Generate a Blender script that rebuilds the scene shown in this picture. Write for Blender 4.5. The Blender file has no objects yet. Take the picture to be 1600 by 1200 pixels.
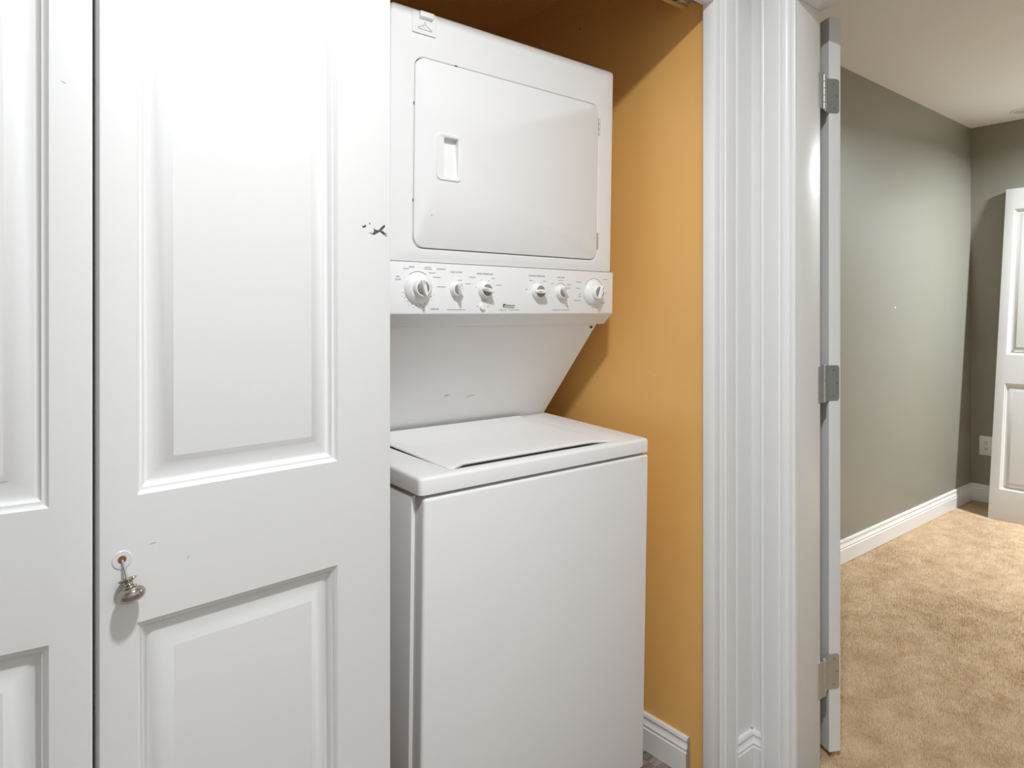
import bpy, bmesh, math, random
from mathutils import Vector, Matrix
random.seed(7)
R = math.radians
scene = bpy.context.scene
COL = scene.collection

# ------------------------------------------------------------------ camera, world, exposure
ZC = 1.23
cam_d = bpy.data.cameras.new('camera'); cam = bpy.data.objects.new('camera', cam_d); COL.objects.link(cam)
cam.location = (0, 0, ZC); cam.rotation_euler = (R(90), 0, R(-38.7924))
cam_d.sensor_width = 36; cam_d.lens = 36 * 1057 / 1600; cam_d.shift_y = -112.5 / 1600
cam_d.clip_start = .02
scene.camera = cam
world = bpy.data.worlds.new('world'); scene.world = world; world.use_nodes = True
world.node_tree.nodes['Background'].inputs[0].default_value = (.9, .95, 1, 1)
world.node_tree.nodes['Background'].inputs[1].default_value = 0.0
vs = scene.view_settings
vs.view_transform = 'Standard'; vs.look = 'None'; vs.gamma = 1; vs.use_curve_mapping = False
vs.exposure = 0.14
HALL_W, BED_W = 25, 70          # lamp watts

# ------------------------------------------------------------------ materials
def srgb(r, g, b):
    f = lambda c: (c / 255 / 12.92) if c / 255 <= .04045 else ((c / 255 + .055) / 1.055) ** 2.4
    return (f(r), f(g), f(b), 1)

MATS = {}
def mat(name, col, rough=.5, metal=0, bump=0, bscale=300, var=0, vscale=8, coat=0, emit=0, spec=.5):
    m = bpy.data.materials.new(name); m.use_nodes = True
    nt = m.node_tree; b = nt.nodes['Principled BSDF']
    b.inputs['Base Color'].default_value = col
    b.inputs['Roughness'].default_value = rough
    b.inputs['Metallic'].default_value = metal
    b.inputs['Specular IOR Level'].default_value = spec
    b.inputs['Coat Weight'].default_value = coat
    b.inputs['Coat Roughness'].default_value = .1
    if emit:
        b.inputs['Emission Color'].default_value = (1, .97, .92, 1)
        b.inputs['Emission Strength'].default_value = emit
    tc = nt.nodes.new('ShaderNodeTexCoord')
    if var:
        n = nt.nodes.new('ShaderNodeTexNoise'); n.inputs['Scale'].default_value = vscale; n.inputs['Detail'].default_value = 4
        mix = nt.nodes.new('ShaderNodeMix'); mix.data_type = 'RGBA'
        mix.inputs[6].default_value = tuple(c * (1 - var) for c in col[:3]) + (1,)
        mix.inputs[7].default_value = tuple(min(1, c * (1 + var)) for c in col[:3]) + (1,)
        nt.links.new(tc.outputs['Object'], n.inputs['Vector']); nt.links.new(n.outputs['Fac'], mix.inputs[0])
        nt.links.new(mix.outputs[2], b.inputs['Base Color'])
    if bump:
        n2 = nt.nodes.new('ShaderNodeTexNoise'); n2.inputs['Scale'].default_value = bscale; n2.inputs['Detail'].default_value = 3
        bp = nt.nodes.new('ShaderNodeBump'); bp.inputs['Strength'].default_value = bump; bp.inputs['Distance'].default_value = .002
        nt.links.new(tc.outputs['Object'], n2.inputs['Vector']); nt.links.new(n2.outputs['Fac'], bp.inputs['Height'])
        nt.links.new(bp.outputs['Normal'], b.inputs['Normal'])
    MATS[name] = m
    return m

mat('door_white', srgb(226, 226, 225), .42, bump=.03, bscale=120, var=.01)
mat('trim_white', srgb(246, 246, 245), .32, bump=.02, bscale=90)
mat('hall_wall', srgb(243, 243, 241), .5, bump=.05, bscale=260)
mat('ceiling_white', srgb(246, 246, 246), .8, bump=.08, bscale=200)
mat('orange', srgb(246, 192, 114), .42, bump=.05, bscale=220, var=.015, vscale=3)
mat('sage', srgb(151, 149, 138), .34, bump=.06, bscale=260, var=.012, vscale=3)
mat('appliance', srgb(244, 244, 244), .6, spec=.15)
mat('knob_white', srgb(247, 247, 246), .3)
mat('knob_grey', srgb(142, 141, 138), .35)
mat('ink', srgb(70, 70, 70), .6)
mat('ink_pale', srgb(165, 165, 165), .6)
mat('ink_dark', srgb(35, 35, 35), .6)
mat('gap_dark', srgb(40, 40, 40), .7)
mat('nickel', srgb(176, 168, 158), .14, metal=1)
mat('screw_steel', srgb(178, 178, 178), .35, metal=1)
mat('zinc', srgb(194, 201, 203), 0.42, metal=.85, var=.05, vscale=60)
mat('nickel_satin', srgb(202, 199, 188), .5, metal=.6, var=.04, vscale=60)
mat('plastic_clear', srgb(214, 218, 218), .2)
mat('bare_wood', srgb(150, 82, 40), .8)
mat('mdf', srgb(170, 160, 150), .9, bump=.3, bscale=400)
mat('scuff', srgb(84, 80, 76), .8)
mat('scuff_pale', srgb(150, 148, 146), .8)
mat('lamp_lens', srgb(255, 250, 240), .5, emit=6)
mat('lens_off', srgb(214, 214, 212), .5)
mat('threshold', srgb(130, 122, 112), .5, bump=.1, bscale=200)
mat('backing', srgb(96, 86, 78), .8)

def wood_mat():
    m = bpy.data.materials.new('laminate'); m.use_nodes = True
    nt = m.node_tree; b = nt.nodes['Principled BSDF']; b.inputs['Roughness'].default_value = .4
    tc = nt.nodes.new('ShaderNodeTexCoord'); oi = nt.nodes.new('ShaderNodeObjectInfo')
    mp = nt.nodes.new('ShaderNodeMapping'); mp.inputs['Scale'].default_value = (2.2, 26, 26)
    add = nt.nodes.new('ShaderNodeVectorMath'); add.operation = 'ADD'
    n = nt.nodes.new('ShaderNodeTexNoise'); n.inputs['Scale'].default_value = 3; n.inputs['Detail'].default_value = 8; n.inputs['Distortion'].default_value = .6
    cr = nt.nodes.new('ShaderNodeValToRGB')
    cr.color_ramp.elements[0].position = .3; cr.color_ramp.elements[0].color = srgb(112, 92, 84)
    cr.color_ramp.elements[1].position = .72; cr.color_ramp.elements[1].color = srgb(182, 168, 160)
    nt.links.new(tc.outputs['Object'], add.inputs[0]); nt.links.new(oi.outputs['Random'], add.inputs[1])
    nt.links.new(add.outputs[0], mp.inputs['Vector']); nt.links.new(mp.outputs[0], n.inputs['Vector'])
    nt.links.new(n.outputs['Fac'], cr.inputs[0]); nt.links.new(cr.outputs[0], b.inputs['Base Color'])
    MATS['laminate'] = m
wood_mat()

def pile_mat():
    m = bpy.data.materials.new('carpet_pile'); m.use_nodes = True
    nt = m.node_tree; b = nt.nodes['Principled BSDF']; b.inputs['Roughness'].default_value = .95; b.inputs['Specular IOR Level'].default_value = .05
    tc = nt.nodes.new('ShaderNodeTexCoord'); n = nt.nodes.new('ShaderNodeTexNoise'); n.inputs['Scale'].default_value = 9; n.inputs['Detail'].default_value = 9; n.inputs['Roughness'].default_value = .72
    c = nt.nodes.new('ShaderNodeValToRGB'); c.color_ramp.elements[0].position = .32; c.color_ramp.elements[1].position = .6
    c.color_ramp.elements[0].color = srgb(196, 164, 128); c.color_ramp.elements[1].color = srgb(226, 199, 166)
    nt.links.new(tc.outputs['Object'], n.inputs['Vector']); nt.links.new(n.outputs['Fac'], c.inputs[0]); nt.links.new(c.outputs[0], b.inputs['Base Color'])
    MATS['carpet_pile'] = m
pile_mat()

def carpet_mat():
    m = bpy.data.materials.new('carpet'); m.use_nodes = True
    nt = m.node_tree; b = nt.nodes['Principled BSDF']; b.inputs['Roughness'].default_value = .95
    b.inputs['Specular IOR Level'].default_value = .1
    tc = nt.nodes.new('ShaderNodeTexCoord')
    big = nt.nodes.new('ShaderNodeTexNoise'); big.inputs['Scale'].default_value = 5; big.inputs['Detail'].default_value = 5; big.inputs['Distortion'].default_value = .8
    fine = nt.nodes.new('ShaderNodeTexNoise'); fine.inputs['Scale'].default_value = 230; fine.inputs['Detail'].default_value = 3
    c1 = nt.nodes.new('ShaderNodeValToRGB'); c1.color_ramp.elements[0].position = .35; c1.color_ramp.elements[1].position = .65
    c1.color_ramp.elements[0].color = srgb(205, 176, 140); c1.color_ramp.elements[1].color = srgb(222, 195, 160)
    c2 = nt.nodes.new('ShaderNodeValToRGB'); c2.color_ramp.elements[0].position = .33; c2.color_ramp.elements[1].position = .52
    c2.color_ramp.elements[0].color = (.34, .29, .24, 1); c2.color_ramp.elements[1].color = (1, 1, 1, 1)
    mx = nt.nodes.new('ShaderNodeMix'); mx.data_type = 'RGBA'; mx.blend_type = 'MULTIPLY'; mx.inputs[0].default_value = 0
    bp = nt.nodes.new('ShaderNodeBump'); bp.inputs['Strength'].default_value = .8; bp.inputs['Distance'].default_value = .006
    for n in (big, fine): nt.links.new(tc.outputs['Object'], n.inputs['Vector'])
    nt.links.new(big.outputs['Fac'], c1.inputs[0]); nt.links.new(fine.outputs['Fac'], c2.inputs[0])
    nt.links.new(c1.outputs[0], mx.inputs[6]); nt.links.new(c2.outputs[0], mx.inputs[7]); nt.links.new(mx.outputs[2], b.inputs['Base Color'])
    nt.links.new(fine.outputs['Fac'], bp.inputs['Height']); nt.links.new(bp.outputs['Normal'], b.inputs['Normal'])
    MATS['carpet'] = m
carpet_mat()

# ------------------------------------------------------------------ helpers
def tag(o, label, cat=None, group=None, kind=None):
    o['label'] = label
    if cat: o['category'] = cat
    if group: o['group'] = group
    if kind: o['kind'] = kind
    return o

def empty(name, loc=(0, 0, 0), rot=(0, 0, 0), parent=None):
    o = bpy.data.objects.new(name, None); COL.objects.link(o)
    o.location = loc; o.rotation_euler = rot; o.empty_display_size = .05
    if parent: o.parent = parent
    return o

class MB:
    def __init__(s): s.bm = bmesh.new(); s.mats = []
    def mi(s, m):
        if m not in s.mats: s.mats.append(m)
        return s.mats.index(m)
    def face(s, vs, m=None):
        try: f = s.bm.faces.new(vs)
        except ValueError: return None
        if m: f.material_index = s.mi(m)
        return f
    def v(s, *c): return s.bm.verts.new(c)
    def box(s, x0, x1, y0, y1, z0, z1, m=None, fm=None, M=None):
        c = [(x, y, z) for z in (z0, z1) for y in (y0, y1) for x in (x0, x1)]
        vs = [s.bm.verts.new((M @ Vector(p)) if M else p) for p in c]
        fs = {'-z': (0, 2, 3, 1), '+z': (4, 5, 7, 6), '-y': (0, 1, 5, 4), '+y': (2, 6, 7, 3), '-x': (0, 4, 6, 2), '+x': (1, 3, 7, 5)}
        for k, q in fs.items():
            mm = (fm or {}).get(k, m)
            s.face([vs[i] for i in q], mm)
        return s
    def loft(s, rings, m=None, closed=True, cap0=True, cap1=True):
        rs = [[s.bm.verts.new(p) for p in r] for r in rings]
        n = len(rs[0])
        for a, b in zip(rs, rs[1:]):
            for i in range(n if closed else n - 1):
                j = (i + 1) % n
                s.face([a[i], a[j], b[j], b[i]], m)
        if cap0: s.face(list(reversed(rs[0])), m)
        if cap1: s.face(rs[-1], m)
        return rs
    def prism(s, prof, f, a, b, m=None):
        """prof: list of 2D points; f(p, t) -> 3D; extrude from a to b"""
        s.loft([[f(p, a) for p in prof], [f(p, b) for p in prof]], m)
        return s
    def lathe(s, prof, M=None, n=24, m=None, cap0=True, cap1=True):
        """prof: list of (radius, height) along local z"""
        M = M or Matrix()
        s.loft([[M @ Vector((r * math.cos(2 * math.pi * i / n), r * math.sin(2 * math.pi * i / n), h)) for i in range(n)] for r, h in prof], m, True, cap0, cap1)
        return s
    def tube(s, pts, r, n=8, m=None):
        pts = [Vector(p) for p in pts]; rings = []
        for i, p in enumerate(pts):
            d = (pts[min(i + 1, len(pts) - 1)] - pts[max(i - 1, 0)]).normalized()
            q = d.to_track_quat('Z', 'Y').to_matrix()
            rings.append([p + q @ Vector((r * math.cos(2 * math.pi * k / n), r * math.sin(2 * math.pi * k / n), 0)) for k in range(n)])
        s.loft(rings, m); return s
    def build(s, name, m, parent=None, bevel=0, seg=2, smooth=True, angle=35, weld=False):
        bm = s.bm
        if weld: bmesh.ops.remove_doubles(bm, verts=bm.verts, dist=1e-5)
        bmesh.ops.recalc_face_normals(bm, faces=bm.faces)
        if bevel:
            es = [e for e in bm.edges if len(e.link_faces) == 2 and e.calc_face_angle(0) > R(28)]
            bmesh.ops.bevel(bm, geom=es, offset=bevel, segments=seg, profile=.5, affect='EDGES', clamp_overlap=True)
        me = bpy.data.meshes.new(name); bm.to_mesh(me); bm.free()
        if s.mats:
            for k in s.mats: me.materials.append(MATS[k])
        else: me.materials.append(MATS[m])
        if smooth:
            for p in me.polygons: p.use_smooth = True
            me.set_sharp_from_angle(angle=R(angle))
        o = bpy.data.objects.new(name, me); COL.objects.link(o)
        if parent: o.parent = parent
        return o

def rrect(x0, x1, z0, z1, r, n=6):
    """rounded rectangle loop in (x, z), counter-clockwise from lower right corner"""
    pts = []
    for cx_, cz_, a0 in ((x1 - r, z0 + r, -90), (x1 - r, z1 - r, 0), (x0 + r, z1 - r, 90), (x0 + r, z0 + r, 180)):
        for k in range(n + 1):
            a = R(a0 + 90 * k / n); pts.append((cx_ + r * math.cos(a), cz_ + r * math.sin(a)))
    return pts

def shape(name, pts, m, parent, f, th=.0002):
    """thin flat printed or scraped shape: 2D outline pts mapped by f(a, b, out)"""
    mb = MB(); mb.loft([[f(a, b, 0) for a, b in pts], [f(a, b, th) for a, b in pts]])
    return mb.build(name, m, parent, smooth=False)

def lettering(text, size, m, parent, M, name='lettering', shear=0, bold=0, width=None):
    cu = bpy.data.curves.new('txt', 'FONT'); cu.body = text; cu.size = size; cu.align_x = 'CENTER'; cu.align_y = 'CENTER'
    cu.shear = shear; cu.offset = bold; cu.extrude = .0001; cu.resolution_u = 2
    t = bpy.data.objects.new('txt', cu); COL.objects.link(t)
    dg = bpy.context.evaluated_depsgraph_get(); dg.update()
    me = bpy.data.meshes.new_from_object(t.evaluated_get(dg))
    bpy.data.objects.remove(t); bpy.data.curves.remove(cu)
    if width and len(me.vertices):
        xs = [v.co.x for v in me.vertices]; k = width / max(1e-6, max(xs) - min(xs))
        me.transform(Matrix.Diagonal((k, 1, 1, 1)))
    me.transform(M); me.name = name; me.materials.clear(); me.materials.append(MATS[m])
    o = bpy.data.objects.new(name, me); COL.objects.link(o); o.parent = parent
    return o

def strip(mb, prof, p0, p1, nrm):
    """moulding: prof [(t, z)], along p0->p1 (xy), thickness along nrm (xy)"""
    mb.prism(prof, lambda q, t: (p0[0] + (p1[0] - p0[0]) * t + nrm[0] * q[0], p0[1] + (p1[1] - p0[1]) * t + nrm[1] * q[0], q[1]), 0, 1)

def base_profile(h, t=.014):
    k = h / .1
    return [(0, 0), (t, 0), (t, .060 * k), (t - .0035, .063 * k), (t - .0035, .066 * k), (t - .001, .068 * k), (t - .001, .071 * k), (t - .004, .074 * k),
            (t - .0065, .080 * k), (t - .007, .087 * k), (t - .004, .090 * k), (t - .004, .094 * k), (t - .007, .099 * k), (t - .010, h), (0, h)]

def casing_profile(w):
    """(across from inner edge, thickness)"""
    return [(0, 0), (0, .009), (.003, .011), (.010, .011), (.012, .0085), (.017, .0085), (.020, .012), (.028, .0145), (.034, .0150), (.036, .0135), (.039, .0135),
            (.042, .0165), (w - .012, .0175), (w - .009, .0165), (w - .007, .0180), (w - .002, .0190), (w, .017), (w, 0)]

# ------------------------------------------------------------------ structure
CX = 1.494      # closet right wall face
HX = 1.66       # hall face of bedroom door wall
BX = 1.787      # bedroom face of that wall
FY = 1.025      # hall face of closet front wall
CEIL = 2.435

# hall / closet floor of laminate planks
fl = MB().box(-2.3, 1.70, -3.4, 2.05, -.06, -.008).build('floor', 'backing', smooth=False)
tag(fl, 'grey brown laminate plank floor of the closet and hall', 'floor', kind='structure')
pw, pl = .19, 1.25
y = -3.4; row = 0
while y < 2.04:
    x = -2.3 - (row % 3) * .41
    while x < 1.70:
        a, b = max(x, -2.3), min(x + pl, 1.70)
        if b - a > .05:
            p = MB().box(0, b - a - .001, 0, min(pw, 2.05 - y) - .001, -.008, 0).build('plank', 'laminate', fl, bevel=.0008, seg=1, smooth=False)
            p.location = (a, y, 0)
        x += pl
    y += pw; row += 1

cp = MB().box(1.70, 5.20, -2.6, 1.60, -.06, -.006).build('floor_bedroom', 'carpet', smooth=False)
tag(cp, 'beige cut pile carpet of the bedroom', 'carpet', kind='structure')
import numpy as np
rng = np.random.default_rng(3)
sp = .0045
gx, gy = np.meshgrid(np.arange(1.778, 5.118, sp), np.arange(-.75, 1.563, sp)); gx = gx.ravel(); gy = gy.ravel(); N = len(gx)
gx = gx + rng.uniform(-.002, .002, N); gy = gy + rng.uniform(-.002, .002, N)
flow = np.sin(gx * 3.1 + 1.7 * np.sin(gy * 2.3)) * np.cos(gy * 3.7 + 1.3 * np.sin(gx * 1.9))
a0 = rng.uniform(0, 2 * np.pi, N); lean_d = flow * 1.6 + rng.normal(0, .9, N); hh = rng.uniform(.008, .0125, N); lr = rng.uniform(.001, .0055, N)
V = np.zeros((N, 4, 3))
for k in range(3):
    rr = .0030
    V[:, k, 0] = gx + rr * np.cos(a0 + k * 2.0944); V[:, k, 1] = gy + rr * np.sin(a0 + k * 2.0944); V[:, k, 2] = -.0075
V[:, 3, 0] = gx + lr * np.cos(lean_d); V[:, 3, 1] = gy + lr * np.sin(lean_d); V[:, 3, 2] = -.0075 + hh
base = (np.arange(N) * 4)[:, None, None]
Fc = (np.array([[0, 1, 3], [1, 2, 3], [2, 0, 3]])[None] + base).reshape(-1)
me = bpy.data.meshes.new('carpet_pile'); me.vertices.add(N * 4); me.vertices.foreach_set('co', V.reshape(-1))
me.loops.add(N * 9); me.loops.foreach_set('vertex_index', Fc); me.polygons.add(N * 3)
me.polygons.foreach_set('loop_start', np.arange(N * 3) * 3); me.polygons.foreach_set('loop_total', np.full(N * 3, 3))
me.update(); me.validate(); me.materials.append(MATS['carpet_pile'])
po = bpy.data.objects.new('carpet_pile', me); COL.objects.link(po); po.parent = cp; po['kind'] = 'stuff'
tag(MB().box(1.70, 1.775, .14, .899, 0, .006).build('trim_1', 'threshold', bevel=.002), 'narrow grey threshold strip in the bedroom doorway', 'threshold', kind='structure')

tag(MB().box(-2.4, 5.3, -3.5, 2.15, CEIL, CEIL + .1).build('ceiling', 'ceiling_white', smooth=False), 'flat pale ceiling over hall and bedroom', 'ceiling', kind='structure')

# closet shell
tag(MB().box(CX, HX, FY, 2.05, 0, CEIL, 'orange', {'-y': 'hall_wall', '+x': 'sage'}).build('wall_right', 'orange', smooth=False), 'orange painted right wall of the laundry closet', 'wall', kind='structure')
tag(MB().box(-.45, CX, 2.0, 2.1, 0, 2.30).build('wall_back', 'orange', smooth=False), 'orange painted back wall of the closet', 'wall', kind='structure')
tag(MB().box(-.45, -.35, 1.133, 2.0, 0, 2.30).build('wall_left', 'orange', smooth=False), 'orange painted left wall of the closet', 'wall', kind='structure')
tag(MB().box(-.45, CX, 1.133, 2.0, 2.24, 2.30).build('ceiling_closet', 'orange', smooth=False), 'orange painted low ceiling of the closet', 'ceiling', kind='structure')
tag(MB().box(-.35, CX, FY, 1.133, 2.045, CEIL, 'orange', {'-y': 'hall_wall'}).build('wall_header', 'orange', smooth=False), 'header wall above the closet opening with orange underside', 'wall', kind='structure')
tag(MB().box(-2.3, -.35, FY, 1.133, 0, CEIL).build('wall_front', 'hall_wall', smooth=False), 'white hall wall left of the closet', 'wall', kind='structure')

wr = bpy.data.objects['wall_right']
mat('orange_scuff', srgb(170, 112, 60), .6)
for pts in ([(1.519, 2.120), (1.514, 2.116), (1.516, 2.112), (1.521, 2.116)], [(1.402, 2.066), (1.390, 2.052), (1.386, 2.047), (1.392, 2.055)], [(1.410, 2.074), (1.402, 2.073), (1.402, 2.0722), (1.410, 2.0728)]):
    shape('scuff_mark', pts, 'orange_scuff', wr, lambda a, b, o: (CX - .0001 - o, a, b))
mat('orange_chip', srgb(250, 212, 150), .6)
shape('scuff_mark', [(1.222, 1.054), (1.227, 1.058), (1.228, 1.054), (1.224, 1.050)], 'orange_chip', wr, lambda a, b, o: (CX - .0001 - o, a, b))
# closet jambs and casing
j = empty('trim_2', (0, 0, 0)); tag(j, 'white moulded casing and jamb framing the closet opening', 'casing', kind='structure')
cw = .094
def vert_casing(mb, inner, w, face, z0, z1, axis, sx, sn):
    pr = casing_profile(w)
    if axis == 'x': mb.prism(pr, lambda q, t: (inner + sx * q[0], face + sn * q[1], t), z0, z1)
    else: mb.prism(pr, lambda q, t: (face + sn * q[1], inner + sx * q[0], t), z0, z1)
m = MB(); vert_casing(m, 1.474, cw, FY, 0, 2.11, 'x', 1, -1); m.build('casing', 'trim_white', j)
m = MB(); vert_casing(m, -.334, cw, FY, 0, 2.11, 'x', -1, -1); m.build('casing', 'trim_white', j)
m = MB(); m.prism(casing_profile(.09), lambda q, t: (t, FY - q[1], 2.020 + q[0]), -.428, 1.568); m.build('head_casing', 'trim_white', j)
MB().box(1.470, CX, 1.012, 1.047, 0, 2.045).build('jamb', 'trim_white', j, bevel=.0015)
MB().box(-.35, -.330, 1.012, 1.047, 0, 2.045).build('jamb', 'trim_white', j, bevel=.0015)
MB().box(-.33, 1.470, 1.012, 1.047, 2.018, 2.045).build('head_jamb', 'trim_white', j, bevel=.0015)
# bifold track under the header
t = MB().box(-.32, 1.462, 1.060, 1.088, 2.041, 2.045).box(-.32, 1.462, 1.060, 1.062, 2.022, 2.045).box(-.32, 1.462, 1.086, 1.088, 2.022, 2.045)
tr = t.build('trim_3', 'zinc', smooth=False); tag(tr, 'grey metal bifold track under the closet header', 'track', kind='structure')
MB().box(1.405, 1.445, 1.064, 1.084, 2.020, 2.041).build('pivot_bracket', 'screw_steel', tr, bevel=.002)

# bedroom door wall (between hall and bedroom), doorway y .139 .. .899, head z 2.045
tag(MB().box(HX, BX, .915, 1.60, 0, CEIL, 'hall_wall', {'+x': 'sage'}).box(HX, BX, -3.4, .123, 0, CEIL, 'hall_wall', {'+x': 'sage'})
    .box(HX, BX, .123, .915, 2.056, CEIL, 'hall_wall', {'+x': 'sage'}).build('wall_doorway', 'hall_wall', smooth=False), 'white hall wall around the bedroom doorway', 'wall', kind='structure')
j2 = empty('trim_4'); tag(j2, 'white moulded casing and jamb of the bedroom doorway', 'casing', kind='structure')
m = MB(); vert_casing(m, .896, .092, HX, 0, 2.13, 'y', 1, -1); m.build('casing', 'trim_white', j2)
m = MB(); vert_casing(m, .142, .092, HX, 0, 2.13, 'y', -1, -1); m.build('casing', 'trim_white', j2)
m = MB(); m.prism(casing_profile(.092), lambda q, t: (HX - q[1], t, 2.040 + q[0]), .05, .988); m.build('head_casing', 'trim_white', j2)
MB().box(HX - .006, BX, .899, .915, 0, 2.056).build('jamb', 'trim_white', j2, bevel=.0015)
MB().box(HX - .006, BX, .123, .139, 0, 2.056).build('jamb', 'trim_white', j2, bevel=.0015)
MB().box(HX - .006, BX, .139, .899, 2.039, 2.056).build('head_jamb', 'trim_white', j2, bevel=.0015)

# baseboards
m = MB(); strip(m, base_profile(.1), (CX, 1.107), (CX, 2.0), (-1, 0)); bb = m.build('baseboard_closet', 'trim_white'); tag(bb, 'white closet baseboard ending in a raw cut beside the washer', 'baseboard', kind='structure')
m = MB(); strip(m, [(t_ * .96 + .0003, z * .985 + .0005) for t_, z in base_profile(.1)], (CX, 1.1045), (CX, 1.1075), (-1, 0)); m.build('cut_end', 'mdf', bb)
m = MB(); strip(m, base_profile(.1), (1.565, FY), (HX, FY), (0, -1)); strip(m, base_profile(.1), (HX, FY), (HX, .985), (-1, 0))
tag(m.build('baseboard_corner', 'trim_white'), 'short white baseboard in the hall corner between two casings', 'baseboard', kind='structure')
m = MB(); strip(m, base_profile(.112), (BX, 1.575), (5.13, 1.575), (0, -1)); bg = m.build('baseboard_side', 'trim_white')
tag(bg, 'long white baseboard along the lit sage wall', 'baseboard', kind='structure')
m = MB(); strip(m, base_profile(.112), (5.13, 1.575), (5.13, -2.5), (-1, 0)); tag(m.build('baseboard_far', 'trim_white'), 'white baseboard behind the leaning door leaf', 'baseboard', kind='structure')

# bedroom walls
tag(MB().box(BX, 5.20, 1.575, 1.69, 0, CEIL).build('wall_side', 'sage', smooth=False), 'long sage grey bedroom wall', 'wall', kind='structure')
tag(MB().box(5.13, 5.23, -2.6, 1.575, 0, CEIL).build('wall_far', 'sage', smooth=False), 'sage grey far bedroom wall with the outlet', 'wall', kind='structure')
tag(MB().box(BX, 5.13, -2.6, -2.5, 0, CEIL).build('wall_near', 'sage', smooth=False), 'sage grey bedroom wall facing the long sage wall', 'wall', kind='structure')
# rest of the hall, behind the camera
tag(MB().box(-2.4, -2.3, -3.5, 1.133, 0, CEIL).build('wall_hall_left', 'hall_wall', smooth=False), 'white end wall of the hall', 'wall', kind='structure')
tag(MB().box(-2.3, HX, -.9, -.8, 0, CEIL).build('wall_hall_back', 'hall_wall', smooth=False), 'unseen white hall wall opposite the closet, set close for bounce', 'wall', kind='structure')  # unseen wall, set close behind the camera to bounce the hall lamp

# ------------------------------------------------------------------ ceiling lamps
def downlight(name, x, y, watts, label, r=.07, spread=180, lit=True, group=None, col=(.95, .98, 1)):
    e = empty(name, (x, y, CEIL)); tag(e, label, 'ceiling light', group)
    MB().lathe([(r + .018, .002), (r + .017, -.004), (r + .006, -.007), (r, -.004), (r, .002)], n=40).build('trim_ring', 'trim_white', e)
    MB().lathe([(r + .001, .002), (r + .001, -.003), (r * .6, -.0035), (.001, -.0035)], n=40).build('lens', 'lamp_lens' if lit else 'lens_off', e)
    if lit:
        l = bpy.data.lights.new('lamp', 'AREA'); l.shape = 'DISK'; l.size = 2 * r; l.energy = watts; l.color = col; l.spread = R(spread)
        o = bpy.data.objects.new(name.replace('downlight', 'lamp'), l); COL.objects.link(o); o.parent = e; o.location = (0, 0, -.012)
    return e
downlight('hall_downlight_offscreen', .39, .21, HALL_W, 'round ceiling downlight in the hall before the closet')
downlight('bedroom_downlight_offscreen', 4.72, .30, BED_W, 'round bedroom downlight near the far wall', col=(.90, .96, 1), spread=164)
downlight('ceiling_fixture', 4.93, 1.24, 0, 'small round fixture in the bedroom ceiling corner', r=.05, lit=False)

# ------------------------------------------------------------------ two-panel door leaves
PROF = [(0, 0), (.0022, .0028), (.0062, .0060), (.0080, .0062), (.0095, .0092), (.0140, .0132), (.0165, .0140), (.0385, .0052), (.0455, .0010), (.047, .0008)]
def leaf_mesh(mb, w, h, ml, mr, panels, th=.033, rnd=.003):
    """front at y=0 facing -y, x 0..w, z 0..h; raised panels [(z0, z1)]"""
    def P(x, y_, z): return mb.v(x, y_, z)
    xs = [rnd, ml, w - mr, w - rnd]; zs = [rnd] + [q for p in panels for q in p] + [h - rnd]
    g = [[P(x, 0, z) for x in xs] for z in zs]
    for i in range(len(zs) - 1):
        for k in range(3):
            if k == 1 and i % 2 == 1: continue
            mb.face([g[i][k], g[i][k + 1], g[i + 1][k + 1], g[i + 1][k]])
    for n, (z0, z1) in enumerate(panels):
        i = 1 + 2 * n
        prev = [g[i][1], g[i][2], g[i + 1][2], g[i + 1][1]]
        for d, dep in PROF[1:]:
            cur = [P(ml + d, dep, z0 + d), P(w - mr - d, dep, z0 + d), P(w - mr - d, dep, z1 - d), P(ml + d, dep, z1 - d)]
            for k in range(4): mb.face([prev[k], prev[(k + 1) % 4], cur[(k + 1) % 4], cur[k]])
            prev = cur
        mb.face(prev)
    # outer boundary loop -> rounded edge -> back
    loop = g[0][:] + [r_[3] for r_ in g[1:]] + list(reversed(g[-1][:3])) + [r_[0] for r_ in reversed(g[1:-1])]
    def off(v, d, dep):
        x, z = v.co.x, v.co.z
        return mb.v(x - d if x <= rnd + 1e-6 else (x + d if x >= w - rnd - 1e-6 else x), dep, z - d if z <= rnd + 1e-6 else (z + d if z >= h - rnd - 1e-6 else z))
    prev = loop
    for d, dep in ((rnd * .55, rnd * .16), (rnd * .85, rnd * .48), (rnd, rnd), (rnd, th)):
        cur = [off(v, d, dep) for v in loop]
        for k in range(len(loop)): mb.face([prev[k], prev[(k + 1) % len(loop)], cur[(k + 1) % len(loop)], cur[k]])
        prev = cur
    mb.face(list(reversed(prev)))

LZ = .014
PAN = [(.19 - LZ, .8125 - LZ), (.984 - LZ, 1.88 - LZ)]
def make_leaf(name, parent, w, ml, mr, h=1.998, pan=PAN):
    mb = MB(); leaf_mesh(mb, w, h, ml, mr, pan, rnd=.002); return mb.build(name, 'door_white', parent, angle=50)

d1 = empty('door_1', (.1324, 1.0192, LZ)); tag(d1, 'white two-panel bifold closet door slightly folded, with loose metal knob', 'closet door', kind='structure')
w2 = .4477
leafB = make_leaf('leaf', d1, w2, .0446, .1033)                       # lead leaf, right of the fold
leafB.rotation_euler = (0, 0, R(5.22))
w1 = .45
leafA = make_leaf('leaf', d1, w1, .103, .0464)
aA = R(-6.84); leafA.rotation_euler = (0, 0, aA)
leafA.location = (-.0076 - w1 * math.cos(aA), -.0007 - w1 * math.sin(aA), 0)
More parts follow.
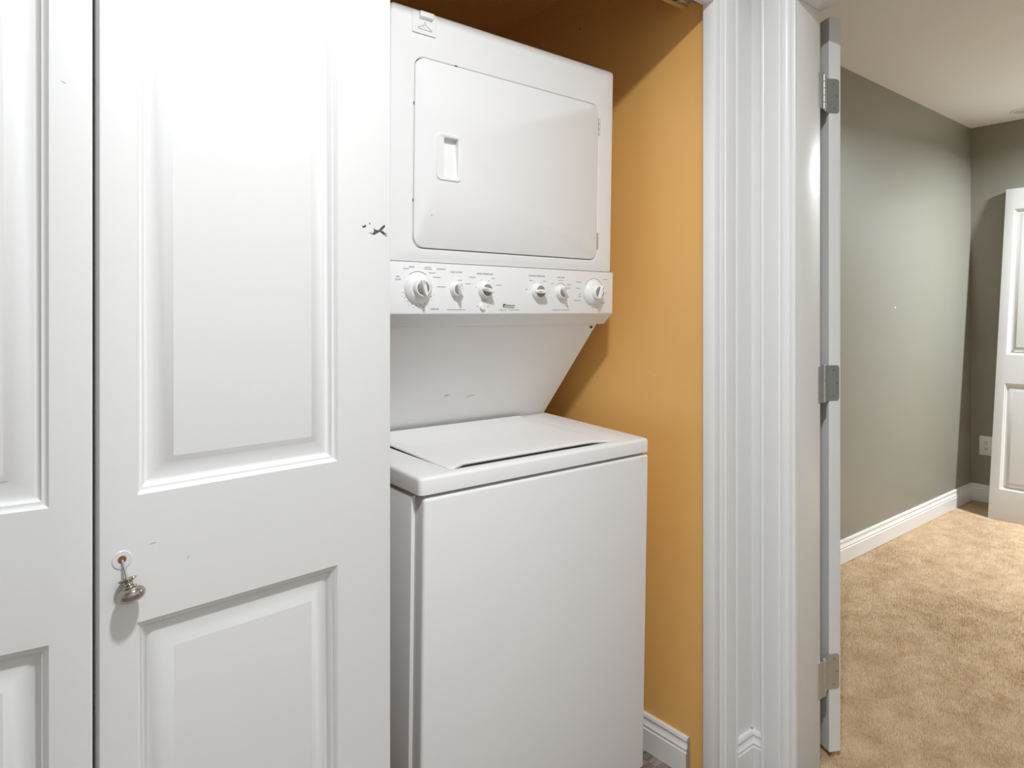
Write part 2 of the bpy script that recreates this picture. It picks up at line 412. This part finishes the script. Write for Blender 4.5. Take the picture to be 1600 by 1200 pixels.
# knob hanging from its screw; leafB local coordinates
kx, kz = w2 - .4215, .9017 - LZ
fB = lambda a, b, o: (w2 - a, -o - .0001, b - LZ)
Mk = Matrix.Translation((kx, 0, kz)) @ Matrix.Rotation(R(90), 4, 'X')
MB().lathe([(.0122, -.0005), (.0122, .0006), (.0114, .0012), (.0058, .0012), (.0050, .0004)], Mk, 28, cap0=False, cap1=False).build('washer_ring', 'plastic_clear', leafB)
MB().lathe([(.0050, .0002), (.0050, .0006), (.0001, .0006)], Mk, 20).build('screw_hole', 'bare_wood', leafB)
ax = Vector((.317, -.88, -2.02)).normalized()
Mx = Matrix.Translation((kx, -.0005, kz)) @ ax.to_track_quat('Z', 'Y').to_matrix().to_4x4() @ Matrix.Diagonal((1, 1, .92, 1))
MB().lathe([(.0018, 0), (.0018, .030)], Mx, 12).build('knob_screw', 'screw_steel', leafB)
MB().lathe([(.0002, .0265), (.0085, .0265), (.0112, .0280), (.0112, .0292), (.0085, .0305), (.0058, .0325), (.0054, .0365), (.0066, .0380), (.0085, .0385), (.0090, .0395), (.0088, .0408), (.0122, .0420), (.0152, .0448),
            (.0168, .0490), (.0168, .0525), (.0152, .0562), (.0118, .0592), (.0065, .0612), (.0001, .0617)], Mx, 40).build('knob', 'nickel', leafB, angle=60)
# scrapes and scuffs on the lead leaf (distance from right edge, height)
def poly(parent, pts, m='scuff', f=fB): shape('scuff_mark', pts, m, parent, f)
def sc(u0, v0):  # offsets in px of the photo around the scrape -> leaf metres
    return (.0262 - (u0 - 590) * .00125, 1.3734 - (v0 - 358) * .00107)
poly(leafB, [sc(*p) for p in ((575, 364.5), (582, 365.5), (584, 362), (583.3, 356.5), (585.5, 359), (591, 360), (596, 354), (601, 349.5), (602, 353), (596, 360), (590, 364), (584, 368), (580, 366.5))])
poly(leafB, [sc(*p) for p in ((593, 361.5), (598, 360), (601.5, 363), (606.5, 365), (600, 364.5), (606, 368.5), (603, 368), (597, 365))])
poly(leafB, [sc(*p) for p in ((564, 354.5), (567, 355.5), (570.5, 352.5), (571.5, 356), (567, 358.5))])
poly(leafB, [sc(*p) for p in ((576.3, 349), (577.5, 348.5), (577.6, 352), (576.4, 352))])
poly(leafB, [(.3885, .9140), (.3860, .9146), (.3815, .9152), (.3790, .9142), (.3815, .9160), (.3855, .9154)], 'scuff_pale')
poly(leafB, [(.3395, .8828), (.3375, .8846), (.3362, .8862), (.3380, .8855), (.3398, .8838)], 'scuff_pale')
fA = lambda a, b, o: (w1 - a, -o - .0001, b - LZ)
poly(leafA, [(.034, 1.5215), (.030, 1.5200), (.028, 1.5198), (.030, 1.5206)], 'scuff_pale', fA)

# loose leaf leaning on the far bedroom wall
lean = math.atan2(.338, 2.0)
hl = 2.030; kk = hl / 1.998
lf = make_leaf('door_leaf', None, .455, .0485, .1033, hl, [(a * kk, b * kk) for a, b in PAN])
lf.location = (4.752, 1.371, .0); lf.rotation_euler = (-lean, 0, R(-90))
lf.rotation_mode = 'XYZ'
tag(lf, 'loose white two-panel door leaf leaning against the sage far wall', 'door leaf')

# ------------------------------------------------------------------ bedroom door, open into the bedroom
dF = Vector((.46, .888, 0)).normalized(); dE = Vector((.888, -.46, 0)).normalized()
yaw = math.atan2(dF.y, dF.x)
d2 = empty('door_2', (1.852, .907, .015), (0, 0, yaw)); tag(d2, 'white bedroom door swung open, hinge edge towards the hall', 'door', kind='structure')
# local x along the door, local y = -dE (left of dF), so thickness runs to -y
dw, dh, dt = .71, 2.030, .035
m = MB()
leaf_mesh(m, dw, dh, .11, .11, [(.20, .80), (.97, 1.90)], th=dt, rnd=.0015)
slab = m.build('slab', 'trim_white', d2, angle=50)
slab.rotation_euler = (0, 0, math.pi); slab.location = (dw, 0, 0)        # panelled face to +y, body on -y
Pw = Vector((1.8085, .8995, 0)); Pl = d2.matrix_basis.inverted() @ Vector((Pw.x, Pw.y, .015))
jl = d2.matrix_basis.inverted()
def hinge(z0, z1, mt, tall=False):
    h = empty('hinge', (0, 0, 0), parent=d2)
    z0 -= .015; z1 -= .015
    # leaf plate on the door edge (plane x=0, runs to -y)
    pr = [(.007, 0), (-.022, 0)] 
    r_ = .008
    pts = [(.008, z0)] + [(-.0305 + r_ - r_ * math.sin(R(a)) , z0 + r_ - r_ * math.cos(R(a))) for a in (0, 30, 60, 90)] + [(-.0305 + r_ - r_ * math.cos(R(a)), z1 - r_ + r_ * math.sin(R(a))) for a in (0, 30, 60, 90)] + [(.008, z1)]
    mb = MB(); mb.loft([[(.0005, a, b) for a, b in pts], [(-.0015, a, b) for a, b in pts]]); mb.build('hinge_plate', mt, h, smooth=False)
    # knuckle barrel, five sections
    n = 5; L = (z1 - z0) / n
    mb = MB()
    for i in range(n):
        mb.lathe([(.0048, z0 + i * L + .0004), (.0055, z0 + i * L + .001), (.0055, z0 + (i + 1) * L - .001), (.0048, z0 + (i + 1) * L - .0004)], Matrix.Translation((Pl.x, Pl.y, 0)), 16)
    mb.lathe([(.0040, z1), (.0045, z1 + .002), (.003, z1 + .004)], Matrix.Translation((Pl.x, Pl.y, 0)), 14)
    mb.build('knuckle', mt, h)
    # wrap from pin to plate
    mb = MB(); q0 = Vector((Pl.x, Pl.y)); q1 = Vector((-.0006, .007)); d = (q1 - q0).normalized(); nn = Vector((-d.y, d.x)) * .0011
    pp = [q0 + nn, q1 + nn, q1 - nn, q0 - nn]
    mb.loft([[(p.x, p.y, z0) for p in pp], [(p.x, p.y, z1) for p in pp]]); mb.build('hinge_wrap', mt, h, smooth=False)
    # jamb plate
    a = jl @ Vector((1.776, .8985, .015)); b = jl @ Vector((Pw.x, .8975, .015)); c = jl @ Vector((Pw.x, .8995, .015)); e_ = jl @ Vector((1.776, .9005, .015))
    mb = MB(); mb.loft([[(p.x, p.y, z0) for p in (a, b, c, e_)], [(p.x, p.y, z1) for p in (a, b, c, e_)]]); mb.build('jamb_plate', mt, h, smooth=False)
    for (yy, fz) in ((-.014, .14), (-.024, .5), (-.014, .86)):
        Ms = Matrix.Translation((-.0014, yy, z0 + (z1 - z0) * fz)) @ Matrix.Rotation(R(-90), 4, 'Y')
        MB().lathe([(.0033, 0), (.0031, .0006), (.0012, .0003), (.0001, .0003)], Ms, 12).build('screw', 'screw_steel', h)
hinge(1.779, 1.874, 'zinc'); hinge(.985, 1.083, 'zinc'); hinge(.189, .286, 'nickel_satin')

# outlet on far wall
o = empty('wall_outlet', (5.13, 1.489, .366)); tag(o, 'white duplex outlet low on the sage far wall', 'outlet')
m = MB(); pts = rrect(-.037, .037, -.062, .062, .005)
m.loft([[(0, a, b) for a, b in pts], [(-.004, a, b) for a, b in pts], [(-.006, a * .94, b * .96) for a, b in pts]]); m.build('cover_plate', 'trim_white', o)
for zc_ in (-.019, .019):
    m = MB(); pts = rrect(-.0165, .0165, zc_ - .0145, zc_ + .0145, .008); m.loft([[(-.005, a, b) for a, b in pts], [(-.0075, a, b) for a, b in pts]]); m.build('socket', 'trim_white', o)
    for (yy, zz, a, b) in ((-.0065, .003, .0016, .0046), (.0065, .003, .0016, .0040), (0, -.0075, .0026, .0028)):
        MB().box(-.0078, -.0070, yy - a, yy + a, zc_ + zz - b, zc_ + zz + b).build('slot', 'gap_dark', o, smooth=False)  # dark inlays paint the shade and dark metal inside the slot openings
# small hook / nail on the sage wall
MB_ = MB().lathe([(.0062, 0), (.0062, .0012), (.0050, .0022), (.0001, .0028)], Matrix.Translation((3.964, 1.576, 1.253)) @ Matrix.Rotation(R(90), 4, 'X'), 16)
tag(MB_.build('nail_head', 'trim_white'), 'tiny pale nail head on the sage side wall', 'nail')

# ------------------------------------------------------------------ laundry centre (one stacked appliance)
LC = empty('laundry_center', (1.043, 1.173, 0), (R(1.2), 0, 0))
tag(LC, 'white stacked washer and dryer laundry center in the orange closet', 'laundry center')

def ring_frame(mb, outer, inner, y, m=None):
    """flat front between two equal-length loops"""
    a = [mb.v(p[0], y, p[1]) for p in outer]; b = [mb.v(p[0], y, p[1]) for p in inner]
    for i in range(len(a)):
        k = (i + 1) % len(a); mb.face([a[i], a[k], b[k], b[i]], m)
    return a, b
def extend(mb, prev, pts, y, m=None):
    cur = [mb.v(p[0], y, p[1]) for p in pts]
    for i in range(len(cur)):
        k = (i + 1) % len(cur); mb.face([prev[i], prev[k], cur[k], cur[i]], m)
    return cur

# --- washer cabinet
MB().box(-.346, .346, .036, .75, .03, .858).build('washer_cabinet', 'appliance', LC, bevel=.004)
MB().box(-.338, .345, 0, .05, .03, .858).build('washer_front', 'appliance', LC, bevel=.007, seg=4)
MB().box(-.33, .33, .03, .70, .855, .868).build('top_support', 'appliance', LC, smooth=False)
for sx in (-.30, .30):
    for yy in (.07, .68):
        MB().lathe([(.018, -.004), (.018, .006), (.008, .008), (.008, .034)], Matrix.Translation((sx, yy, 0 if yy > .3 else .004)), 14).build('foot', 'gap_dark', LC)
# top deck with the lid opening
TX, TZ0, TZ = .3475, .8655, .9
lx0, lx1, ly0, ly1 = -.259, .240, .028, .372
m = MB(); n = 6
outer = rrect(-TX, TX, .0, .43, .012, n)
# deck: ring from rounded outer outline to lid opening (x, y plane), then sides
inner = rrect(lx0, lx1, ly0, ly1, .012, n)
top_o = [(x * (1 - .006 / TX), .006 + (yy - 0) * (.43 - .012) / .43) for x, yy in outer]
def zt(yy): return TZ + max(0, min(1, (yy - .372) / .035)) * .012
va = [m.v(x, yy, zt(yy)) for x, yy in top_o]; vb = [m.v(x, yy, zt(yy)) for x, yy in inner]
for i in range(len(va)):
    k = (i + 1) % len(va); m.face([va[i], va[k], vb[k], vb[i]])
prev = va
for (f_, dz) in ((.45, -.0012), (.8, -.0035), (1, -.007)):
    cur = [m.v(a[0] + (b[0] - a[0]) * f_, a[1] + (b[1] - a[1]) * f_, zt(a[1]) + dz) for a, b in zip(top_o, outer)]
    for i in range(len(cur)):
        k = (i + 1) % len(cur); m.face([prev[i], prev[k], cur[k], cur[i]])
    prev = cur
cur = [m.v(x, yy, TZ0) for x, yy in outer]
for i in range(len(cur)):
    k = (i + 1) % len(cur); m.face([prev[i], prev[k], cur[k], cur[i]])
m.face(list(reversed(cur)))
prev = vb
for d, dz in ((.002, -.001), (.003, -.004), (.003, -.033)):
    q = rrect(lx0 + d, lx1 - d, ly0 + d, ly1 - d, .010, n); cur = [m.v(x, yy, TZ + dz) for x, yy in q]
    for i in range(len(cur)):
        k = (i + 1) % len(cur); m.face([prev[i], prev[k], cur[k], cur[i]])
    prev = cur
m.face(prev)
m.build('washer_top', 'appliance', LC, angle=40)
# lid: thin pressed panel with a raised front lip over the finger slot
m = MB()
def lid_ring(d, z, yfront): 
    q = rrect(lx0 + .0012 + d, lx1 - .0012 - d, yfront + d, ly1 + .028 - d, .010, n)
    xa, xb = q[-1][0], q[0][0]
    for k in range(1, 24):
        t = k / 24; e = min(t, 1 - t); sft = min(1, max(0, e / .09)); sft = sft * sft * (3 - 2 * sft)
        q.append((xa + (xb - xa) * t, yfront + d + .021 * sft))
    return [(x, yy, z + max(0, min(1, (yy - .365) / .035)) * .0125) for x, yy in q]
m.loft([lid_ring(.004, .8965, .0315), lid_ring(0, .8985, .0315), lid_ring(0, .9010, .0315), lid_ring(.0015, .9025, .0315), lid_ring(.006, .9032, .0315), lid_ring(.045, .9026, .0315)])
m.build('washer_lid', 'appliance', LC, angle=40)
# --- column, sloped panel
col_prof = [(.171, 1.1935), (.200, 1.1925), (.4215, .906), (.4215, .62), (.75, .62), (.75, 1.34), (.171, 1.34)]
m = MB(); m.prism(col_prof[1:], lambda q, t: (t, q[0], q[1]), -.3435, .3435); m.build('back_column', 'appliance', LC)
sl = Vector((.2215, -.2865)).normalized(); nn = Vector((-sl.y, sl.x)) * -1
m = MB(); p0 = Vector((.1995, 1.1930)); p1 = Vector((.4225, .9060)); nv = Vector((sl.y, -sl.x)) * .0015
m.prism([p0, p1, p1 + nv, p0 + nv], lambda q, t: (t, q[0], q[1]), -.346, .346); bs = m.build('sloped_panel', 'appliance', LC, smooth=False)
slope_M = Matrix.Translation((.331, .2045, 1.1840)) @ Vector((0, nv.y and nv.x, nv.y)).normalized().to_track_quat('Z', 'Y').to_matrix().to_4x4()
MB().lathe([(.0045, 0), (.0045, .002), (.003, .0032), (.0001, .0034)], slope_M, 14).build('screw', 'scuff', bs)
def f_slope(a, b, o):  # a = x, b = fraction down the slope
    p = p0 + (p1 - p0) * b + nv.normalized() * (.0016 + o); return (a, p.x, p.y)
shape('scratch', [(-.070, .664), (-.060, .664), (-.052, .646), (-.056, .652), (-.062, .657)], 'scuff', bs, f_slope)
shape('scratch', [(.003, .690), (.030, .680), (.037, .680), (.020, .690)], 'ink_pale', bs, f_slope)

# --- control console
CF = .140
con_prof = [(CF, 1.3365), (CF, 1.2235), (.171, 1.1935), (.21, 1.1925), (.21, 1.3365)]
m = MB(); m.prism(con_prof, lambda q, t: (t, q[0], q[1]), -.349, .349)
con = m.build('control_console', 'appliance', LC, bevel=.002)
def knob(x, z, r, ang, name, big=False, insert=True):
    """round base with a raised grip bar and grey scooped sides"""
    M0 = Matrix.Translation((x, CF, z)) @ Matrix.Rotation(R(90), 4, 'X')      # local z -> -y (towards room), local x -> x, local y -> z
    M1 = M0 @ Matrix.Rotation(R(ang), 4, 'Z')
    mb = MB(); W, G = 'knob_white', 'knob_grey'; mb.mi(W); mb.mi(G)
    if big:
        mb.lathe([(r, 0), (r, .003), (r * .96, .0055), (r * .74, .0105), (r * .66, .0125), (r * .62, .0125)], M0, 40, W)
        rk = r * .60; h0, h1 = .010, .032
    else:
        rk = r; h0, h1 = .0, .026
    # body: slightly tapered drum with rounded rim
    mb.lathe([(rk, h0), (rk, h0 + .004), (rk * .97, h0 + .0055), (rk * .93, h0 + .012), (rk * .86, h0 + .0135)], M0, 36, W)
    # grey scooped dome
    mb.lathe([(rk * .855, h0 + .0135), (rk * .80, h0 + .0138), (rk * .76, h0 + .0128)], M0, 30, W, False, False)
    mb.lathe([(rk * .77, h0 + .0125), (rk * .70, h0 + .0145), (rk * .45, h0 + .0160), (rk * .01, h0 + .0165)], M0, 30, G)
    # grip bar
    L, T = rk * .94, rk * .25
    def bar(s, tt, hh): 
        pts = []
        for i in range(20):
            a = 2 * math.pi * i / 20
            pts.append(M1 @ Vector((L * s * math.copysign(abs(math.cos(a)) ** .8, math.cos(a)), T * tt * math.copysign(abs(math.sin(a)) ** .8, math.sin(a)), hh)))
        return pts
    mb.loft([bar(1, 1.25, h0 + .010), bar(1, 1.1, h0 + .016), bar(.96, .9, h1 - .002), bar(.90, .7, h1)], W)
    o = mb.build(name, None, con, angle=40)
    # indicator line on the grip
    ind = MB()
    ind.box(.35 * L, .9 * L, -.0004, .0004, h1 + .0001, h1 + .0004, M=M1)
    ind.build('pointer_mark', 'ink', con, smooth=False)
    return o
KZ = 1.280
def dial_ticks(x, z, r0, r1, angs, m='ink', wd=.0007):
    mb = MB()
    for a in angs:
        M1 = Matrix.Translation((x, CF, z)) @ Matrix.Rotation(R(90), 4, 'X') @ Matrix.Rotation(R(a), 4, 'Z')
        mb.box(r0, r1, -wd, wd, .0001, .0003, M=M1)
    return mb.build('dial_scale', m, con, smooth=False)
knob(-.274, KZ, .0345, 106, 'timer_dial', True)
knob(-.174, KZ - .001, .0165, 98, 'start_knob')
knob(-.093, KZ - .001, .0185, 168, 'temperature_knob')
knob(.073, KZ - .001, .0195, 182, 'wash_knob')
knob(.152, KZ - .001, .0175, 122, 'load_knob')
knob(.274, KZ, .0345, 70, 'washer_dial', True)
# push button
MB().lathe([(.0075, 0), (.0075, .004), (.0065, .0055), (.0001, .006)], Matrix.Translation((-.099, CF, 1.239)) @ Matrix.Rotation(R(90), 4, 'X'), 24).build('signal_button', 'knob_white', con)
# printed scales and words
dial_ticks(-.274, KZ, .0375, .0400, range(196, 345, 17))['kind'] = 'stuff'
dial_ticks(-.274, KZ, .0430, .0445, range(205, 345, 17), 'ink_pale', .0011)['kind'] = 'stuff'
dial_ticks(-.274, KZ, .0355, .0365, range(55, 128, 3), 'ink', .0010)['kind'] = 'stuff'
dial_ticks(.274, KZ, .0372, .0384, list(range(40, 150, 3)) + list(range(190, 250, 4)), 'ink_pale', .0011)['kind'] = 'stuff'
for a in (60, 112, 168, 20): dial_ticks(-.093, KZ, .0235, .0255, (a,))
for a in (62, 116): dial_ticks(.073, KZ, .0235, .0255, (a,))
dial_ticks(.152, KZ, .0215, .0228, range(40, 140, 5), 'ink_pale', .0009)['kind'] = 'stuff'
def txt(s_, x, z, w, size=.0052, m='ink'):
    lettering(s_, size, m, con, Matrix.Translation((x, CF - .0002, z)) @ Matrix.Rotation(R(90), 4, 'X'), width=w)
def bar_mark(x, z, w, h=.0016, m='ink_pale'):
    MB().box(x - w / 2, x + w / 2, CF - .0003, CF + .0001, z - h / 2, z + h / 2).build('print_mark', m, con, smooth=False)
txt('AIR', -.3245, 1.3035, .008); txt('FLUFF', -.324, 1.2975, .013); txt('TIMED DRY', -.230, 1.2335, .022)
txt('TURN TO START', -.173, 1.3180, .033, .0048); txt('DRYING TEMPERATURE', -.092, 1.3170, .046, .0048)
txt('WASH/RINSE TEMPERATURE', .070, 1.3175, .054, .0046); txt('LOAD SIZE', .152, 1.3165, .026, .0046)
txt('AUTOMATIC', -.214, 1.3235, .024, .0046); txt('NORMAL', -.290, 1.3255, .014, .0042, 'ink')
for (x, z, w) in ((-.304, 1.3215, .014), (-.249, 1.3265, .016), (-.249, 1.3225, .020), (-.238, 1.3145, .018), (-.226, 1.3050, .020), (-.213, 1.2840, .022),
                  (-.163, 1.3000, .012), (-.128, 1.3085, .018), (-.067, 1.3075, .010), (-.140, 1.2925, .014), (-.050, 1.2915, .016), (-.093, 1.2560, .016), (-.093, 1.2525, .018),
                  (-.112, 1.2405, .006), (-.082, 1.2405, .006), (-.172, 1.2325, .050), (-.038, 1.2325, .024), (.000, 1.2325, .026), (.138, 1.2325, .026), (.172, 1.2325, .022),
                  (.052, 1.3060, .012), (.096, 1.3055, .008), (.037, 1.2835, .006), (.106, 1.2825, .010), (.152, 1.3090, .014), (.124, 1.2995, .010), (.182, 1.2985, .014), (.180, 1.2900, .012),
                  (.218, 1.3065, .018), (.215, 1.2905, .014), (.222, 1.2745, .008), (.222, 1.2690, .010), (.212, 1.2580, .024), (.318, 1.3160, .016), (.278, 1.2395, .022), (.313, 1.2520, .014), (.322, 1.2790, .006)):
    bar_mark(x, z, w)
for x in (-.017, .157): bar_mark(x, 1.2325, .0012, .003, 'ink_dark')
# maker's mark: dark block with a pale sweep, bold italic word, fine line below
MB().box(-.0365, -.0285, CF - .0003, CF + .0001, 1.2375, 1.2465).build('maker_mark', 'ink', con, smooth=False)
shape('maker_mark', [(-.0345, 1.2375), (-.0330, 1.2375), (-.0285, 1.2435), (-.0275, 1.2452), (-.0300, 1.2438), (-.0330, 1.2410)], 'appliance', con, lambda a, b, o: (a, CF - .0003 - o, b))
lettering('Kenmore', .0080, 'ink_dark', con, Matrix.Translation((-.0150, CF - .0002, 1.2432)) @ Matrix.Rotation(R(90), 4, 'X'), 'maker_name', shear=.2, bold=.00012, width=.029)
bar_mark(-.014, 1.2378, .026, .0016, 'ink')

# --- dryer
DF, DZ0, DZ1, DX = .145, 1.3385, 1.8885, .3455
dx0, dx1, dz0, dz1 = -.287, .2905, 1.3655, 1.7885
m = MB(); n = 6
hole = rrect(dx0, dx1, dz0, dz1, .026, n)
outer = rrect(-DX + .006, DX - .006, DZ0 + .002, DZ1 - .006, .004, n)
a, b = ring_frame(m, outer, hole, DF)
prev = b
for d, dep in ((.0008, .0008), (.0018, .0028), (.002, .018)):
    prev = extend(m, prev, rrect(dx0 + d, dx1 - d, dz0 + d, dz1 - d, .025, n), DF + dep)
m.face(prev)
prev = a
for d, dep in ((.0035, .0012), (.0055, .0035), (.006, .0065), (.006, .605)):
    prev = extend(m, prev, rrect(-DX + .006 - d, DX - .006 + d, DZ0 + .002 - min(d, .002), DZ1 - .006 + d, .004 + d, n), DF + dep)
m.face(prev)
m.build('dryer_cabinet', 'appliance', LC, angle=40)
MB().box(-.338, .338, .155, .70, 1.334, 1.341).build('console_support', 'appliance', LC, smooth=False)
# dryer door with pocket opening
m = MB(); g0 = .0035
o_loop = rrect(dx0 + g0 + .0015, dx1 - .0032 - .0015, dz0 + .0055, dz1 - .0032 - .0015, .0235, n)
hx0, hx1, hz0, hz1 = -.2285, -.1610, 1.5240, 1.6285
h_loop = rrect(hx0, hx1, hz0, hz1, .011, n)
a, b = ring_frame(m, o_loop, h_loop, DF - .0015)
prev = a
for d, dep in ((.001, .0006), (.0015, .002), (.0015, .016)):
    prev = extend(m, prev, rrect(dx0 + g0 + .0015 - d, dx1 - .0047 + d, dz0 + .0055 - d, dz1 - .0047 + d, .0235 + d, n), DF - .0015 + dep)
m.face(prev)
ddoor = m.build('dryer_door', 'appliance', LC, angle=40)
# pocket handle: rim plus cavity deepest at the top
m = MB()
r0 = rrect(hx0, hx1, hz0, hz1, .011, n); r1 = rrect(hx0 + .0015, hx1 - .0015, hz0 + .0015, hz1 - .0015, .010, n); r2 = rrect(hx0 + .006, hx1 - .005, hz0 + .0045, hz1 - .0065, .008, n)
r3 = rrect(hx0 + .020, hx1 - .009, hz0 + .008, hz1 - .0075, .006, n)
prev = [m.v(p[0], DF - .0014, p[1]) for p in r0]
prev = extend(m, prev, r1, DF - .0042); prev = extend(m, prev, r2, DF - .0040)
def cav(pts, fn):
    global prev
    cur = [m.v(p[0], fn(p[1]), p[1]) for p in pts]
    for i in range(len(cur)):
        k = (i + 1) % len(cur); m.face([prev[i], prev[k], cur[k], cur[i]])
    prev = cur
cav([(p[0], p[1]) for p in r3], lambda z: DF - .0030 + .001 * max(0, (z - hz0) / (hz1 - hz0)))
cav([(p[0] * .98 + .98 * 0 - .0038, p[1]) for p in r3], lambda z: DF + .0005 + .012 * max(0, (z - hz0) / (hz1 - hz0)))
m.face(prev)
m.build('pocket_handle', 'knob_white', ddoor, angle=40)
for zz in (1.7295, 1.420):
    hg = MB()
    for k in range(3):
        hg.lathe([(.0022, zz - .021 + k * .0145), (.0022, zz - .021 + k * .0145 + .0125)], Matrix.Translation((dx1 - .001, DF - .0012, 0)), 10)
    hg.box(dx1 - .003, dx1 + .003, DF - .0008, DF + .002, zz - .022, zz + .022)
    hg.build('door_hinge', 'zinc', ddoor)
for (x, z, w, h) in ((-.2865, 1.683, .002, .006), (-.2865, 1.472, .002, .006), (-.177, 1.7875, .006, .002)):
    MB().box(x - w / 2, x + w / 2, DF - .0006, DF + .001, z - h / 2, z + h / 2).build('door_bumper', 'gap_dark', LC, smooth=False)
shape('scuff_mark', [(-.2390, 1.4445), (-.2378, 1.4455), (-.2382, 1.4400), (-.2388, 1.4400)], 'scuff', ddoor, lambda a, b, o: (a, DF - .0016 - o, b))
# garment-hook plate with hanger symbol
m = MB(); pts = rrect(-.294, -.2325, 1.8365, 1.8835, .003, 4)
m.loft([[(x, DF + .0005, z) for x, z in pts], [(x, DF - .0022, z) for x, z in pts], [(x * 1 + (.001 if x < -.263 else -.001), DF - .0030, z) for x, z in pts]])
pl_ = m.build('hook_plate', 'appliance', LC)
m = MB(); m.loft([[(-.2775, DF - .003, 1.8665), (-.2455, DF - .003, 1.8665), (-.2425, DF - .003, 1.8805), (-.2785, DF - .003, 1.8805)],
                  [(-.2760, DF - .010, 1.8720), (-.2450, DF - .010, 1.8720), (-.2420, DF - .010, 1.8835), (-.2775, DF - .010, 1.8835)]])
m.build('garment_hook', 'knob_white', pl_, bevel=.0012)
hp = [(-.2640, 1.8605), (-.2628, 1.8622), (-.2608, 1.8618), (-.2602, 1.8602), (-.2615, 1.8588), (-.2615, 1.8572)]
hq = [(-.2615, 1.8572), (-.2440, 1.8475), (-.2445, 1.8462), (-.2460, 1.8458), (-.2775, 1.8462), (-.2795, 1.8470), (-.2790, 1.8482), (-.2615, 1.8572)]
m = MB()
for P_ in (hp, hq): m.tube([(x, DF - .0031, z) for x, z in P_], .00042, 6)
m.build('hanger_symbol', 'ink_dark', pl_)
